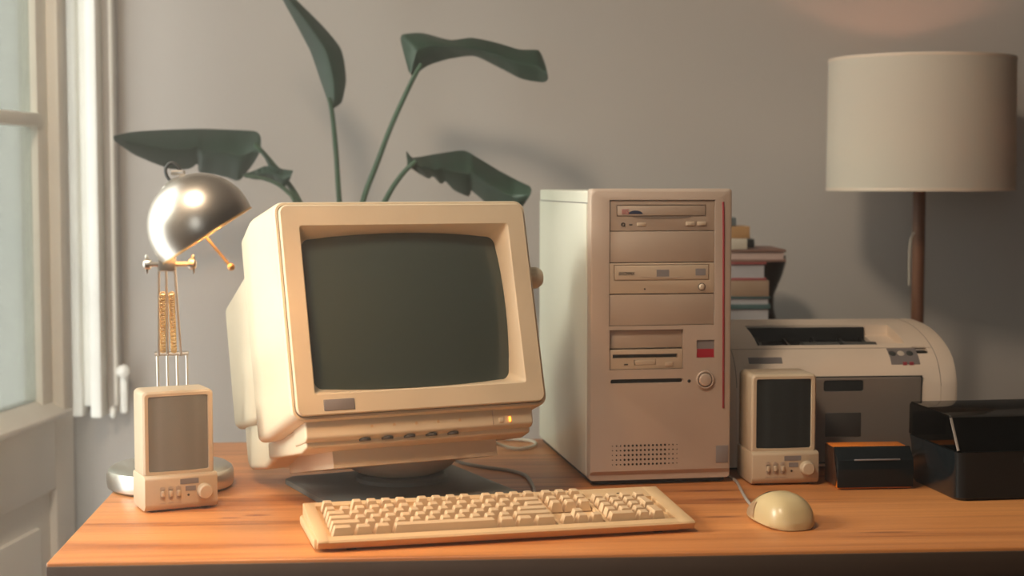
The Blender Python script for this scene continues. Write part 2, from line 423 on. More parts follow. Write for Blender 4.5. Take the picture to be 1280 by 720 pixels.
for r in range(NR + 1):
    f = r / NR
    row = []
    for x, z in ol:
        X, Z = x * f, -.0012 + (z + .0012) * f
        row.append((X, .0125 + .0115 * (X / .14) ** 2 + .0095 * (Z / .1) ** 2, Z))
    vs.append(row)
g.loops(list(reversed(vs[1:])), False, True)
bmesh.ops.recalc_face_normals(g.bm, faces=g.bm.faces)
scr = g.build('screen', 'crt', mon, TM, ang=60)
hs = MB()
hs.loops([rect_loop(-.1775, .1775, -.1405, .1405, .011, .006), rect_loop(-.1805, .1805, -.1435, .1435, .0135, .006),
          rect_loop(-.182, .182, -.145, .145, .0145, .009), rect_loop(-.1825, .1825, -.1455, .1462, .015, .014),
          rect_loop(-.1835, .1835, -.1525, .1512, .012, .112), rect_loop(-.1835, .1835, -.154, .1500, .012, .124),
          rect_loop(-.181, .181, -.152, .138, .010, .172), rect_loop(-.178, .178, -.149, .134, .010, .1765), rect_loop(-.165, .165, -.135, .12, .008, .178)], False, True)
hs.build('front_housing', 'monitor', mon, TM)
rh = MB()
rh.loops([rect_loop(-.163, .163, -.118, .108, .008, .150), rect_loop(-.163, .163, -.116, .098, .010, .241),
          rect_loop(-.160, .160, -.110, .079, .012, .362), rect_loop(-.155, .155, -.104, .073, .012, .370), rect_loop(-.14, .14, -.09, .06, .01, .374)])
rh.build('rear_housing', 'monitor', mon, TM)
ck = MB(); ck.prism([(.16, -.10), (.343, -.10), (.345, -.160), (.333, -.174), (.255, -.181), (.16, -.165)], -.152, .152, .008, 3)
ck.prism([(.024, -.15), (.20, -.15), (.20, -.172), (.052, -.1825), (.027, -.1785)], -.1605, .1605, .003, 3)
ck.build('chassis', 'monitor', mon, TM)
cp = MB(); cp.prism([(.016, -.1425), (.07, -.1425), (.07, -.1715), (.024, -.1715), (.017, -.167)], -.1625, .1625, .003, 3)
cp.build('control_strip', 'monitor', mon, TM)
for i in range(5):
    w = MB(); x = -.080 + .0313 * i
    w.lathe([(.0075, -.0022), (.0080, -.0016), (.0080, .0005), (.0075, .001)], 24, (x, .0262, -.1716))
    w.build('thumbwheel', 'darklabel', mon, TM)
    w = MB(); w.lathe([(.002, 0), (.002, .0006)], 12, (x + .008, .0165, -.156), (0, -1, 0)); w.build('control_symbol', 'kb', mon, TM)
w = MB(); w.box(.1255, .1285, .0145, .019, -.163, -.156, .0008); w.build('power_light', 'led', mon, TM, label='small glowing orange light')
w = MB(); w.box(.1105, .1175, .0152, .019, -.163, -.1565, .0012); w.build('power_button', 'monitor', mon, TM)
w = MB(); w.box(.1015, .1022, .0156, .018, -.166, -.146, .0); w.build('panel_seam', 'drive', mon, TM)
w = MB(); w.box(-.1405, -.0985, -.0012, .002, -.1345, -.1198, .0008); w.build('badge', 'greylabel', mon, TM, label='grey badge below the screen')
w = MB(); w.lathe([(.008, 0), (.008, .022), (.014, .024), (.0155, .030), (.0155, .038), (.012, .044), (0.004, .046)], 24, (.176, .06, .045), (1, 0, 0))
w.build('side_knob', 'monitor', mon, TM)
cr = MB()
cr.prism([(.05, -.165), (.247, -.165), (.247, -.1905), (.05, -.205)], -.1185, .1185, .0015, 2)
cr.build('tilt_cradle', 'monitor', mon, TM)
bw = MB()
bw.lathe([(0, .016), (.050, .016), (.052, .0195), (.066, .024), (.078, .032), (.088, .043), (.092, .054), (0, .056)], 48, (.010, .035, 0))
bmesh.ops.translate(bw.bm, verts=bw.bm.verts, vec=(0.002, -.012, 0)); bw.build('swivel_bowl', 'monitor', mon)
nk = MB(); nk.lathe([(0, .008), (.066, .008), (.066, .016), (.062, .020), (0, .020)], 48, (.010, .035, 0)); bmesh.ops.translate(nk.bm, verts=nk.bm.verts, vec=(0.002, -.022, 0)); nk.build('neck_ring', 'basegrey', mon)
bp_ = MB()
def chamf(x0, x1, y0, y1, c, z): return [(x0 + c, y0, z), (x1 - c, y0, z), (x1, y0 + c, z), (x1, y1 - c, z), (x1 - c, y1, z), (x0 + c, y1, z), (x0, y1 - c, z), (x0, y0 + c, z)]
bp_.loops([chamf(-.1305, .1305, -.128, .128, .01, 0), chamf(-.1325, .1325, -.13, .13, .011, .002), chamf(-.1325, .1325, -.13, .13, .011, .0085), chamf(-.1295, .1295, -.127, .127, .011, .0105)])
bmesh.ops.translate(bp_.bm, verts=bp_.bm.verts, vec=(-.006, -.027, 0)); bp_.build('base_plate', 'basegrey', mon, label='dark grey base plate')

MI = Matrix.Rotation(-MY, 4, 'Z') @ Matrix.Translation((.165, -2.278, 0))
cb = MB(); cb.tube([(-.11, 2.44, .03), (-.092, 2.475, .008), (-.076, 2.466, .003), (-.040, 2.43, .0028), (-.006, 2.405, .0028), (.019, 2.365, .0028), (.029, 2.29, .0028), (.032, 2.2, .0028), (.028, 2.13, .0028)], .0027, 8, 8)
cb.build('power_cord', 'cable', mon, MI, label='dark grey power cord')
cb = MB(); cb.tube([(-.06, 2.585, .03), (-.02, 2.61, .008), (.005, 2.60, .0035), (.022, 2.605, .0033), (.038, 2.635, .0033), (.037, 2.67, .0033), (.018, 2.69, .0033), (-.02, 2.70, .0033)], .0027, 8, 8)
cb.build('signal_cable', 'cablepale', mon, MI, label='pale looped signal cable')

# ------------------------------------------------------------------ tower
TW, TH, TD = .2097, .43, .414
tw = thing('computer_tower', 'tall beige tower computer with disc drives and a red stripe', 'computer', (.1124, 2.2842, 0), .1644)
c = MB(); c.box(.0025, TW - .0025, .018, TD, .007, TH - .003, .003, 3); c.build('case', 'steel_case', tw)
c = MB(); c.box(-.0005, .006, .029, TD - .012, .012, TH - .022, .0006); c.build('side_panel', 'steel_case', tw)
c = MB(); c.box(.0019, .0031, .0262, .029, .010, TH - .020); c.box(.0019, .0031, .0262, TD - .01, TH - .0222, TH - .0202)
c.build('panel_seam', 'greylabel', tw)
fp = MB()
# front moulding: gently rounded corners, chamfered top and set-back skirt
def frow(y, ins, z0, z1, r): return rect_loop(ins, TW - ins, z0, z1, r, y, 4, 3)
fp.loops([frow(.022, 0, .008, TH, .004), frow(.004, 0, .008, TH, .005), frow(.0012, .0012, .009, TH - .0028, .006), frow(0, .004, .010, TH - .0045, .007)])
sk = MB(); sk.prism([(-.01, 0), (-.01, .022), (.0, .022), (.0045, .016), (.0045, 0)], -.01, TW + .01)
bays = MB(); bays.box(.0274, .1839, -.01, .019, .2326, .4138)
flo = MB(); flo.box(.0281, .1376, -.01, .019, .1692, .2268)
bdg = MB(); bdg.box(.1577, .1843, -.01, .0035, .1847, .2108)
slo = MB(); slo.box(.0296, .1378, -.01, .006, .1487, .1557, .0034, 3)
fp.cut(sk, bays, flo, bdg, slo)
for c_ in (sk, bays, flo, bdg, slo): c_.bm.free()
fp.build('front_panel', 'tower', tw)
for x in (.03, TW - .03):
    for y in (.05, TD - .06): MB().lathe([(.012, 0), (.014, .002), (.014, .0072), (0, .0072)], 16, (x, y, 0)).build('rubber_foot', 'dark', tw)
c = MB(); c.box(.006, TW - .006, .012, TD - .01, .0022, .0075); c.build('base_tray', 'void', tw)
def X(p): return .0274 + (p - 762) / (893 - 762) * (.1839 - .0274)
def Z(p): return .4138 - (p - 250) / (406 - 250) * (.4138 - .2326)
# four 5.25 inch bays
cd = MB(); cd.box(.0279, .1834, .0025, .018, Z(288.2), Z(250.6), .0008)
cdc = MB(); cdc.box(X(771), X(882), -.01, .0055, Z(270.5), Z(256.0)); cd.cut(cdc); cdc.bm.free()
cd = cd.build('cd_drive', 'drive', tw)
c = MB(); c.box(X(772), X(880.8), .0012, .0065, Z(269.5), Z(257.2), .0008); c.build('disc_tray', 'drive', cd)
c = MB(); c.loops([[(X(827) + .044 * math.cos(a) , .0018, Z(270.6) - .0032 * math.sin(a) ) for a in [PI * i / 20 for i in range(21)]],
                   [(X(827) + .044 * math.cos(a) , .0026, Z(270.6) - .0032 * math.sin(a) ) for a in [PI * i / 20 for i in range(21)]]])
c.build('tray_shade', 'recess', cd)  # brown sliver painted as the soft shade under the tray
lettering('IIIS', .0108, 'redink', 'drive_emblem', cd, (X(777), .0009, Z(267.8)), sx=.85, label='red lettering on the drive tray')
c = MB(); c.loops([[(X(794) + .0105 * math.cos(a), y, Z(267.4) + .005 * math.sin(a)) for a in [PI * i / 16 for i in range(17)]] for y in (.0006, .0014)])
c.build('disc_emblem', 'blueink', cd, label='dark blue half disc emblem')
c = MB(); c.lathe([(.003, 0), (.003, .0018), (.0022, .0018), (.002, -.001)], 16, (X(779), .0026, Z(280.4)), (0, -1, 0)); c.build('headphone_jack', 'void', cd)
c = MB(); c.box(X(786.5), X(790.5), .002, .004, Z(281.5), Z(279.8)); c.build('drive_light', 'darklabel', cd)
c = MB(); c.box(X(796), X(807.5), .0012, .004, Z(283), Z(278), .0015); c.build('volume_wheel', 'drive_light', cd)
for x in (857, 871):
    c = MB(); c.box(X(x), X(x + 11), .0002, .004, Z(282), Z(277), .001); c.build('drive_button', 'drive_light', cd)
c = MB(); c.box(.0279, .1834, .0018, .018, Z(327.3), Z(289.0), .0012); c.build('blank_cover', 'drive', tw)
wr = MB(); wr.box(.0279, .1834, .0012, .018, Z(366), Z(328.2), .0008)
cdc = MB(); cdc.box(X(768), X(886.5), -.01, .0035, Z(350), Z(330), .0015, 2); wr.cut(cdc); cdc.bm.free()
wr = wr.build('disc_writer', 'drive_light', tw)
c = MB(); c.box(X(769), X(885.5), .0006, .006, Z(349.2), Z(331), .0015, 3); c.build('disc_tray', 'drive_light', wr)
lettering('D/VZMMIX', .0068, 'ink', 'drive_lettering', wr, (X(773.5), .0003, Z(343.0)), label='small dark lettering', shear=.1, sx=.72)
c = MB(); c.box(X(820.5), X(836), .0002, .003, Z(345), Z(336.5)); c.build('drive_logo', 'greylabel', wr)
c = MB(); c.box(X(869), X(881.5), .0002, .003, Z(344), Z(335.5)); c.build('disc_logo', 'greylabel', wr)
for i in range(4): pass
c = MB(); c.tube([(X(800), .0006, Z(344.8)), (X(820), .0004, Z(346.2)), (X(838), .0004, Z(346.4)), (X(854), .0006, Z(345.2))], .0006, 6, 5); c.build('tray_ridge', 'drive', wr)
c = MB(); c.lathe([(.0013, 0), (.0013, .0012)], 12, (X(806), .0018, Z(360.3)), (0, -1, 0)); c.build('eject_pinhole', 'void', wr)
c = MB(); c.lathe([(.0056, -.001), (.0056, .0006), (.0042, .0008)], 20, (X(877), .0012, Z(358.3)), (0, -1, 0)); c.build('button_well', 'darklabel', wr)
c = MB(); c.lathe([(.0046, 0), (.0046, .0016), (.003, .0032), (0, .0036)], 20, (X(877), .0012, Z(358.3)), (0, -1, 0)); c.build('eject_button', 'drive_light', wr)
c = MB(); c.box(.0279, .1834, .0018, .018, Z(405.6), Z(367.2), .0012); c.build('blank_cover', 'drive', tw)
# 3.5 inch bay
def X2(p): return .0281 + (p - 762) / (854 - 762) * .1095
def Z2(p): return .2268 - (p - 413) / (461 - 413) * .0576
c = MB(); c.box(.0286, .1371, .006, .018, Z2(435.5), Z2(413.5), .001); c.build('blank_cover', 'drive', tw)
fd = MB(); fd.box(.0286, .1371, .0025, .018, Z2(460.6), Z2(437), .001)
cdc = MB(); cdc.box(X2(766.5), X2(847.5), -.01, .009, Z2(447.2), Z2(442.6)); fd.cut(cdc); cdc.bm.free()
cdc = MB(); cdc.box(X2(793), X2(820.5), -.01, .006, Z2(455.8), Z2(447.0)); fd.cut(cdc); cdc.bm.free()
fd = fd.build('floppy_drive', 'drive_light', tw)
c = MB(); c.box(X2(766.7), X2(847.3), .0085, .0095, Z2(447), Z2(442.8)); c.build('disk_slot', 'darklabel', fd)
c = MB(); c.box(X2(794), X2(819.5), .002, .007, Z2(455.6), Z2(450.4), .0008); c.build('slot_lip', 'drive_light', fd)
c = MB(); c.box(X2(832), X2(841.5), .0006, .004, Z2(457.5), Z2(452.4), .0008); c.build('eject_button', 'drive_light', fd)
c = MB(); c.box(X2(780.5), X2(785.5), .002, .004, Z2(455.6), Z2(454)); c.build('drive_light', 'darklabel', fd)
bd = MB(); bd.box(.1581, .1839, .002, .0035, .1976, .2104); bd = bd.build('badge', 'greylabel', tw)
c = MB(); c.box(.1581, .1839, .0015, .0035, .1851, .1975); c.build('badge_field', 'red', bd, label='bright red lower half of the badge')
pb = MB(); pb.lathe([(.0132, 0), (.0136, .003), (.0122, .0042), (.0108, .0036), (.0105, -.001)], 36, (.1702, .0004, .1528), (0, -1, 0)); pb = pb.build('button_ring', 'tower', tw)
c = MB(); c.lathe([(.0096, -.002), (.0096, .0035), (.008, .0056), (.004, .0064), (0, .0065)], 36, (.1702, .0004, .1528), (0, -1, 0)); c.build('power_button', 'tower', pb)
c = MB(); c.lathe([(.0104, 0), (.0104, .0006)], 36, (.1702, .0002, .1528), (0, -1, 0)); c.build('button_gap', 'darklabel', pb)
c = MB(); c.box(.0299, .1375, .0045, .0058, .149, .1554, .003); c.build('light_slot', 'void', tw)
c = MB(); c.lathe([(.0025, -.001), (.0025, .0006), (.0018, .0008)], 16, (.1466, .0002, .1512), (0, -1, 0)); c.build('reset_hole', 'void', tw)
def FX(p): return (p - 737) / (914 - 737) * TW
for x in (786, 809, 831, 862):
    c = MB(); c.lathe([(.0028, 0), (.0028, .0003), (.0019, .0003), (.0019, 0)], 16, (FX(x), .0002, .1612), (0, -1, 0)); c.build('light_symbol', 'drive_light', tw)
c = MB(); c.lathe([(.0028, 0), (.0028, .0003), (.0019, .0003), (.0019, 0)], 16, (FX(881), .0002, .173), (0, -1, 0)); c.build('power_symbol', 'drive_light', tw)
rs = MB(); rs.tube([(.1955, .0002, .4108), (.1962, .0002, .40), (.1968, .0002, .36), (.1985, .0002, .1105)], .00175, 8); rs.build('red_stripe', 'redstripe', tw, label='thin red vertical stripe')
c = MB(); c.box(.1879, TW - .0035, -.0008, .002, .0302, .0555, .0005); c.build('sticker', 'greylabel', tw, label='grey sticker near the base')
vh = MB()
for r in range(5):
    for k in range(17):
        edge = min(k, 16 - k)
        rad = .00155 if edge >= 3 else (.0010 if edge >= 1 else .0007)
        vh.lathe([(rad, -.0002), (rad, .0005)], 10, (.0330 + k * .0060, -.0001, .0317 + r * .0068), (0, -1, 0))
vh.build('vent_holes', 'void', tw)

# ------------------------------------------------------------------ keyboard
KW, KD = .4777, .155
kb = thing('computer_keyboard', 'long beige full-size computer keyboard lying before the monitor', 'keyboard', (-.2333, 1.867, 0), .245)
def kz(y): return .0152 + (y / KD) * .0160
c = MB()
c.prism([(.009, .003), (.006, .0045), (0, .0125), (.0018, .0150), (.016, kz(.016) - .0002), (.0162, kz(.016) - .005), (.137, kz(.137) - .005), (.1372, kz(.137)),
         (KD - .003, kz(KD)), (KD, kz(KD) - .003), (KD, .006), (KD - .004, .003)], .018, KW - .020, 0)
c.box(0, .019, .010, KD, .003, .016, .003); 
c.prism([(.0075, .004), (.0012, .0125), (.003, .0151), (KD - .003, kz(KD)), (KD, kz(KD) - .003), (KD, .004)], .004, .0182, .0006)
c.prism([(.0072, .004), (.0002, .0124), (.002, .0151), (KD - .003, kz(KD)), (KD, kz(KD) - .003), (KD, .004)], KW - .0202, KW, .0005)
U = .0187; KX0 = .0225
# dividers between the key fields and the blank strip beside the number pad lights
gx = [(KX0 + 15 * U + .0005, KX0 + 15.3 * U), (KX0 + 18.3 * U, KX0 + 18.6 * U)]
for a0, a1 in gx:
    c.prism([(.016, kz(.016) - .006), (.016, kz(.016)), (.1375, kz(.1375)), (.1375, kz(.1375) - .006)], a0 + .0005, a1 - .0005)
c.prism([(.016 + U * 5.1, kz(.11) - .006), (.016 + U * 5.1, kz(.016 + U * 5.1)), (.1375, kz(.1375)), (.1375, kz(.1375) - .006)], KX0 + 18.6 * U, KW - .02)
c.build('keyboard_case', 'kb', kb)
for x in (.04, KW - .05):
    for y in (.02, KD - .02): MB().box(x, x + .012, y - .006, y + .006, 0, .0035, .0005).build('rubber_foot', 'dark', kb)
kcount = 0
def key(x, y, w, h=1.0, hi=.0125, name='key'):
    """one keycap with a tapered skirt; x, y in key units"""
    global kcount; kcount += 1
    x0 = KX0 + x * U + .0011; x1 = KX0 + (x + w) * U - .0011; y0 = .0172 + y * U + .0006; y1 = .0172 + (y + h) * U - .0006
    zb = kz((y0 + y1) / 2) - .0045; zt = zb + hi
    def q(i, z, tl=0): return [(x0 + i, y0 + i * .25, z), (x1 - i, y0 + i * .25, z), (x1 - i, y1 - i * 1.3, z + tl), (x0 + i, y1 - i * 1.3, z + tl)]
    k = MB(); k.loops([q(0, zb), q(.0007, zb + .003), q(.0032, zt - .0006, .0012), q(.0039, zt, .0012)])
    k.build(name, 'key', kb, ang=30)
def row(y, x, ws, hi=.0125):
    for w in ws:
        if w < 0: x += -w
        else: key(x, y, w, 1, hi, 'space_bar' if w > 4 else 'key'); x += w
row(0, 0, [1.5, -.0 or 1.25, 1.5][:1] + [1.25, 1.25, 7.0, 1.25, 1.25, 1.5])
row(1, 0, [2.25] + [1] * 10 + [2.75])
row(2, 0, [1.75] + [1] * 11 + [2.25])
row(3, 0, [1.5] + [1] * 12 + [1.5])
row(4, 0, [1] * 13 + [2])
row(5.4, 0, [1, -1, 1, 1, 1, 1, -.5, 1, 1, 1, 1, -.5, 1, 1, 1, 1])
row(0, 15.3, [1, 1, 1]); key(16.3, 1, 1)
row(3, 15.3, [1, 1, 1]); row(4, 15.3, [1, 1, 1]); row(5.4, 15.3, [1, 1, 1])
row(0, 18.6, [2, 1]); row(1, 18.6, [1, 1, 1]); row(2, 18.6, [1, 1, 1]); row(3, 18.6, [1, 1, 1]); row(4, 18.6, [1, 1, 1, 1])
key(21.6, 2, 1, 2); key(21.6, 0, 1, 2)
for i in range(3):
    w = MB(); w.box(KX0 + (19.4 + i * .8) * U, KX0 + (19.4 + i * .8) * U + .0045, .128, .1295, kz(.128) - .001, kz(.128) + .0009); w.build('lock_light', 'darklabel', kb)

# ------------------------------------------------------------------ speakers
def speaker(label, loc, yaw, grille, wid, dep, name='desktop_speaker'):
    s = thing(name, label, 'speaker', loc, yaw, None)
    H = .1605
    b_ = MB()
    b_.loops([rect_loop(.004, wid - .004, .050, H, .006, dep), rect_loop(0, wid, .046, H + .001, .007, dep - .006), rect_loop(-.001, wid - .0005, .046, H + .001, .006, .010),
              rect_loop(-.0005, wid - .001, .0465, H + .0006, .0058, .0035), rect_loop(.002, wid - .003, .049, H - .002, .005, .0012),
              rect_loop(.0065, wid - .0075, .0535, H - .0058, .003, .0012), rect_loop(.0072, wid - .0082, .054, H - .0065, .003, .005)])
    b_.build('cabinet', 'speaker', s)
    gm = MB(); n = 10
    rows = []
    for i in range(n + 1):
        x = .0070 + (wid - .0150) * i / n; u = -1 + 2 * i / n
        y = .0012 + .003 * u * u
        rows.append([(x, y, .0538), (x, y, H - .0062), (x, y + .004, H - .0062), (x, y + .004, .0538)])
    gm.loops(rows); gm.build('grille', grille, s)
    p = MB()
    prof = [(-.0025, .004), (-.006, .010), (-.006, .046), (-.002, .0495), (dep - .001, .0495), (dep + .0008, .046), (dep + .0008, .006), (dep - .004, .002), (.002, .002)]
    p.prism(prof, -.0012, wid + .0022, .002, 2); p.build('control_base', 'speaker', s)
    k = MB(); k.lathe([(.0105, 0), (.0105, .003), (.0095, .010), (.008, .0115), (0, .0118)], 28, (wid - .0165, -.006, .0255), (0, -1, 0)); k.build('volume_knob', 'speaker', s)
    for i in range(3):
        x = .0225 + i * .0108
        a_ = MB(); a_.lathe([(.0036, 0), (.0036, .0008), (.0026, .0010)], 14, (x, -.0058, .0315), (0, -1, 0)); a_.lathe([(.0036, 0), (.0036, .0008), (.0026, .0010)], 14, (x, -.0058, .0205), (0, -1, 0))
        a_.box(x - .0030, x + .0030, -.0068, -.0050, .0205, .0315)
        a_ = a_.build('slider_slot', 'drive', s)
        a_2 = MB(); a_2.box(x - .0022, x + .0022, -.0105, -.006, .0215, .0295, .0012); a_2.build('slider', 'speaker', a_)
    l_ = MB(); l_.box(.0465, .0715, -.0065, -.005, .0365, .0435); l_.build('label_plate', 'greylabel', s)
    l_ = MB(); l_.box(.0535, .0675, -.0065, -.005, .0270, .0335); l_.build('label_plate', 'greylabel', s)
    l_ = MB(); l_.lathe([(.0016, 0), (.0016, .0007)], 12, (.0575, -.0058, .0215), (0, -1, 0)); l_.build('power_light', 'ink', s)
    l_ = MB()
    for i in range(3): l_.box(.0185 + i * .0108, .0265 + i * .0108, -.0063, -.0055, .0120, .0132)
    l_.build('print_marks', 'drive', s)
    for x in (.012, wid - .012):
        for y in (.012, dep - .012): MB().lathe([(.005, 0), (.005, .0025)], 12, (x, y, 0)).build('rubber_foot', 'dark', s)
    return s
speaker('beige desktop speaker with a pale grey mesh grille next to the steel desk lamp', (-.4876, 2.1004, 0), .45, 'grille', .0955, .062)
speaker('beige desktop speaker with a dark grille between the tower computer and the printer', (.3475, 2.2969, 0), .12, 'grille_dark', .0965, .078)

# ------------------------------------------------------------------ desk lamp
lp = thing('desk_lamp', 'brushed steel desk lamp with a lit domed shade behind the pale-grille speaker', 'lamp', (-.493, 2.288, 0))
O = Vector((-.493, 2.288, 0))
HS = 1.81 / 1.93           # the head leans this much nearer to the viewer
def P(x, y, z):
    if y < 2: x, y, z = x * HS, y * HS, .43909 + (z - .43909) * HS
    return Vector((x, y, z)) - O
b_ = MB(); b_.lathe([(0, 0), (.082, 0), (.0885, .004), (.090, .010), (.090, .022), (.0875, .029), (.081, .0335), (.05, .0365), (0, .0375)], 56); b_.build('base', 'chrome', lp)
for x in (-.508, -.494, -.480, -.466):
    r_ = MB(); r_.tube([P(x * .55 - .487 * .45, 2.284, .033), P(x, 2.285, .09), P(x, 2.28, .196)], .0021, 8); r_.build('lower_arm_rod', 'steel', lp)
r_ = MB(); r_.tube([P(-.511, 2.278, .194), P(-.463, 2.278, .195)], .0032, 10); r_.build('elbow_bar', 'steel', lp)
n_ = Vector((.535, .068, -.84)).normalized()
C = P(-.3752, 1.93, .3869); R = .0637 * HS
RC = .0138 * HS
for xb, xt in ((-.506, -.4300), (-.493, -.4213), (-.474, -.4107)):
    r_ = MB(); r_.tube([P(xb, 2.28, .192), P(xt, 1.945, .336)], .0017, 8); r_.build('upper_arm_rod', 'steel', lp)
for xb, xt, f0, f1 in ((-.500, -.4256, .05, .75), (-.484, -.416, .05, .75)):
    A_, B_ = P(xb, 2.28, .192), P(xt, 1.945, .336); a0 = A_.lerp(B_, f0); a1 = A_.lerp(B_, f1)
    pts = []; d = (a1 - a0).normalized(); e1 = d.cross(Vector((0, 0, 1))).normalized(); e2 = e1.cross(d)
    for i in range(30 * 8 + 1):
        t = i / 240; a = 2 * PI * 30 * t; pts.append(a0.lerp(a1, t) + (e1 * math.cos(a) + e2 * math.sin(a)) * .0034)
    s_ = MB(); s_.tube(pts, .0011, 5); s_.build('lit_arm_coil', 'warm_metal', lp)  # orange coil stands for warm lamp light on the arms
br = MB(); br.tube([P(-.4396, 1.945, .3396), P(-.393, 1.945, .3396)], .0028, 10)
br.box(*(sorted((P(-.4300, 0, 0).x, P(-.409, 0, 0).x))), P(0, 1.94, 0).y, P(0, 1.95, 0).y, P(0, 1.94, .331).z, P(0, 1.94, .352).z, .002)
br.build('bracket', 'steel', lp)
for x, sg in ((-.4396, -1), (-.393, 1)):
    w = MB(); w.lathe([(.0055, 0), (.0062, .002), (.0062, .006), (.004, .008)], 14, P(x, 1.945, .3396), (sg, 0, 0))
    w.ball(P(x + sg * .005, 1.945, .3466), .0042, 10, (.5, .6, 1.1)); w.ball(P(x + sg * .005, 1.945, .3326), .0042, 10, (.5, .6, 1.1)); w.build('wing_nut', 'steel', lp)
a_end = math.acos(RC / R)
def dome(rad): return [(max(.0001, rad * math.sin(a)), -rad * math.cos(a)) for a in [(PI - a_end) * i / 26 for i in range(27)]]
sd = MB(); sd.lathe(dome(R), 64, C, n_, cap=False); sd = sd.build('lamp_shade', 'steel', lp, ang=60)
ri = MB(); ri.lathe(dome(R - .0016), 64, C, n_, cap=False); ri.build('reflector', 'shade_in', sd, ang=60)
rm = MB()
rr = R * math.sin(a_end)
rm.lathe([(rr - .0018, RC), (rr + .0004, RC - .0006), (rr + .0008, RC + .0004), (rr + .0004, RC + .0014), (rr - .0018, RC + .0008), (rr - .0018, RC)], 64, C, n_, cap=False)
rm.build('rim', 'warm_metal', sd)  # bulb light along the rim put into an orange metal
sk = MB(); sk.lathe([(.0, -R - .002), (.014, -R + .001), (.014, -R + .012), (.012, -.034), (.0, -.034)], 20, C, n_); sk.build('lamp_socket', 'steel', lp)
bu = MB(); bu.lathe([(.0, -.036), (.010, -.034), (.012, -.024), (.018, -.010), (.019, -.002), (.015, .008), (.008, .0125), (.0, .0135)], 24, C, n_); bulb = bu.build('bulb', 'bulb', lp)
st = MB(); st.tube([P(-.3685, 1.93, .3725), P(-.3392, 1.93, .3367)], .0016, 8); st.ball(P(-.3392, 1.93, .3367), .0042, 14); st.build('switch_stick', 'warm_metal', lp, label='thin stick with a small ball end below the shade')
lo = MB(); lo.tube([P(-.4095, 1.935, .437), P(-.4165, 1.935, .447), P(-.4175, 1.935, .456), P(-.411, 1.935, .4625), P(-.404, 1.935, .459), P(-.3995, 1.935, .452)], .0019, 8, 8); lo.build('cord_loop', 'charcoal', lp, label='dark cord loop on top of the shade')
lo = MB(); lo.box(*(P(-.4110, 0, 0).x, P(-.3945, 0, 0).x), P(0, 1.931, 0).y, P(0, 1.939, 0).y, P(0, 1.94, .4475).z, P(0, 1.94, .4535).z, .0015); lo.build('cord_clip', 'steel', lp)

# ------------------------------------------------------------------ mouse
ms = thing('computer_mouse', 'beige corded computer mouse on the desk in front of the dark-grille speaker', 'mouse', (.345, 2.046, 0), .30)
def mouse_pt(u, v):
    """u along the body (-1 tail .. 1 nose), v across (angle)"""
    L_ = .058
    w = .0325 * (1 - abs(u) ** 3.2) ** .42 * (1 - .12 * u)
    h = .0375 * (1 - abs(u + .12) ** 2.6 / 1.6) if abs(u) < 1 else .006
    h = max(h * (1 - max(0, u) * .32), .004) * (1 - abs(u) ** 9 * .75)
    ca, sa = math.cos(v), math.sin(v)
    x = w * math.copysign(abs(ca) ** .75, ca); z = .004 + h * max(0, sa) ** .8
    return (x, u * L_, z)
rows = []
for i in range(33):
    u = -math.cos(PI * i / 32) * .995
    rows.append([mouse_pt(u, PI * j / 20) for j in range(21)] + [(mouse_pt(u, PI)[0] * .9, mouse_pt(u, PI)[1], .0012), (mouse_pt(u, 0)[0] * .9, mouse_pt(u, 0)[1], .0012)])
mb_ = MB(); mb_.loops(rows); mb_.build('mouse_body', 'mouse', ms, ang=50)
def shell_patch(u0, u1, a0, a1, off, n=14):
    rs_ = []
    for i in range(n + 1):
        u = u0 + (u1 - u0) * i / n
        top = []
        for j in range(n + 1):
            x, y, z = mouse_pt(u, a0 + (a1 - a0) * j / n); k = 1 + off / .03
            top.append((x * k, y * (1 + off * .1), .004 + (z - .004) * (1 + off / .033)))
        rs_.append(top)
    b2 = bmesh.new(); g_ = [[b2.verts.new(p) for p in r] for r in rs_]
    for i in range(n):
        for j in range(n): b2.faces.new((g_[i][j], g_[i + 1][j], g_[i + 1][j + 1], g_[i][j + 1]))
    bmesh.ops.solidify(b2, geom=b2.faces, thickness=.0006)
    return b2
MB().add(shell_patch(.30, .94, PI * .53, PI * .96, .0005)).build('mouse_button', 'mouse', ms)
MB().add(shell_patch(.30, .94, PI * .04, PI * .47, .0005)).build('mouse_button', 'mouse', ms)
MB().add(shell_patch(.12, .90, PI * .80, PI * .985, .0009)).build('side_grip', 'key', ms)
MB().add(shell_patch(.16, .42, PI * .36, PI * .60, .0008)).build('grey_badge', 'greylabel', ms, label='grey badge on the hump')
bt = MB(); bt.lathe([(.0045, 0), (.0045, .0), (.0036, .012), (.0024, .016)], 14, (0, .0545, .0075), (0, 1, .0)); bt.build('cord_sleeve', 'mouse', ms)
rot = Matrix.Rotation(-.30, 3, 'Z')
def W2M(x, y, z): return rot @ (Vector((x, y, z)) - Vector((.345, 2.046, 0)))
cb = MB(); cb.tube([(0, .056, .0075), (0, .075, .005), W2M(.3235, 2.19, .0028), W2M(.326, 2.26, .0026), W2M(.3275, 2.32, .0026), W2M(.319, 2.38, .0026), W2M(.3075, 2.44, .0026), W2M(.301, 2.50, .0026)], .0022, 8, 8)
cb.build('mouse_cord', 'cable', ms)

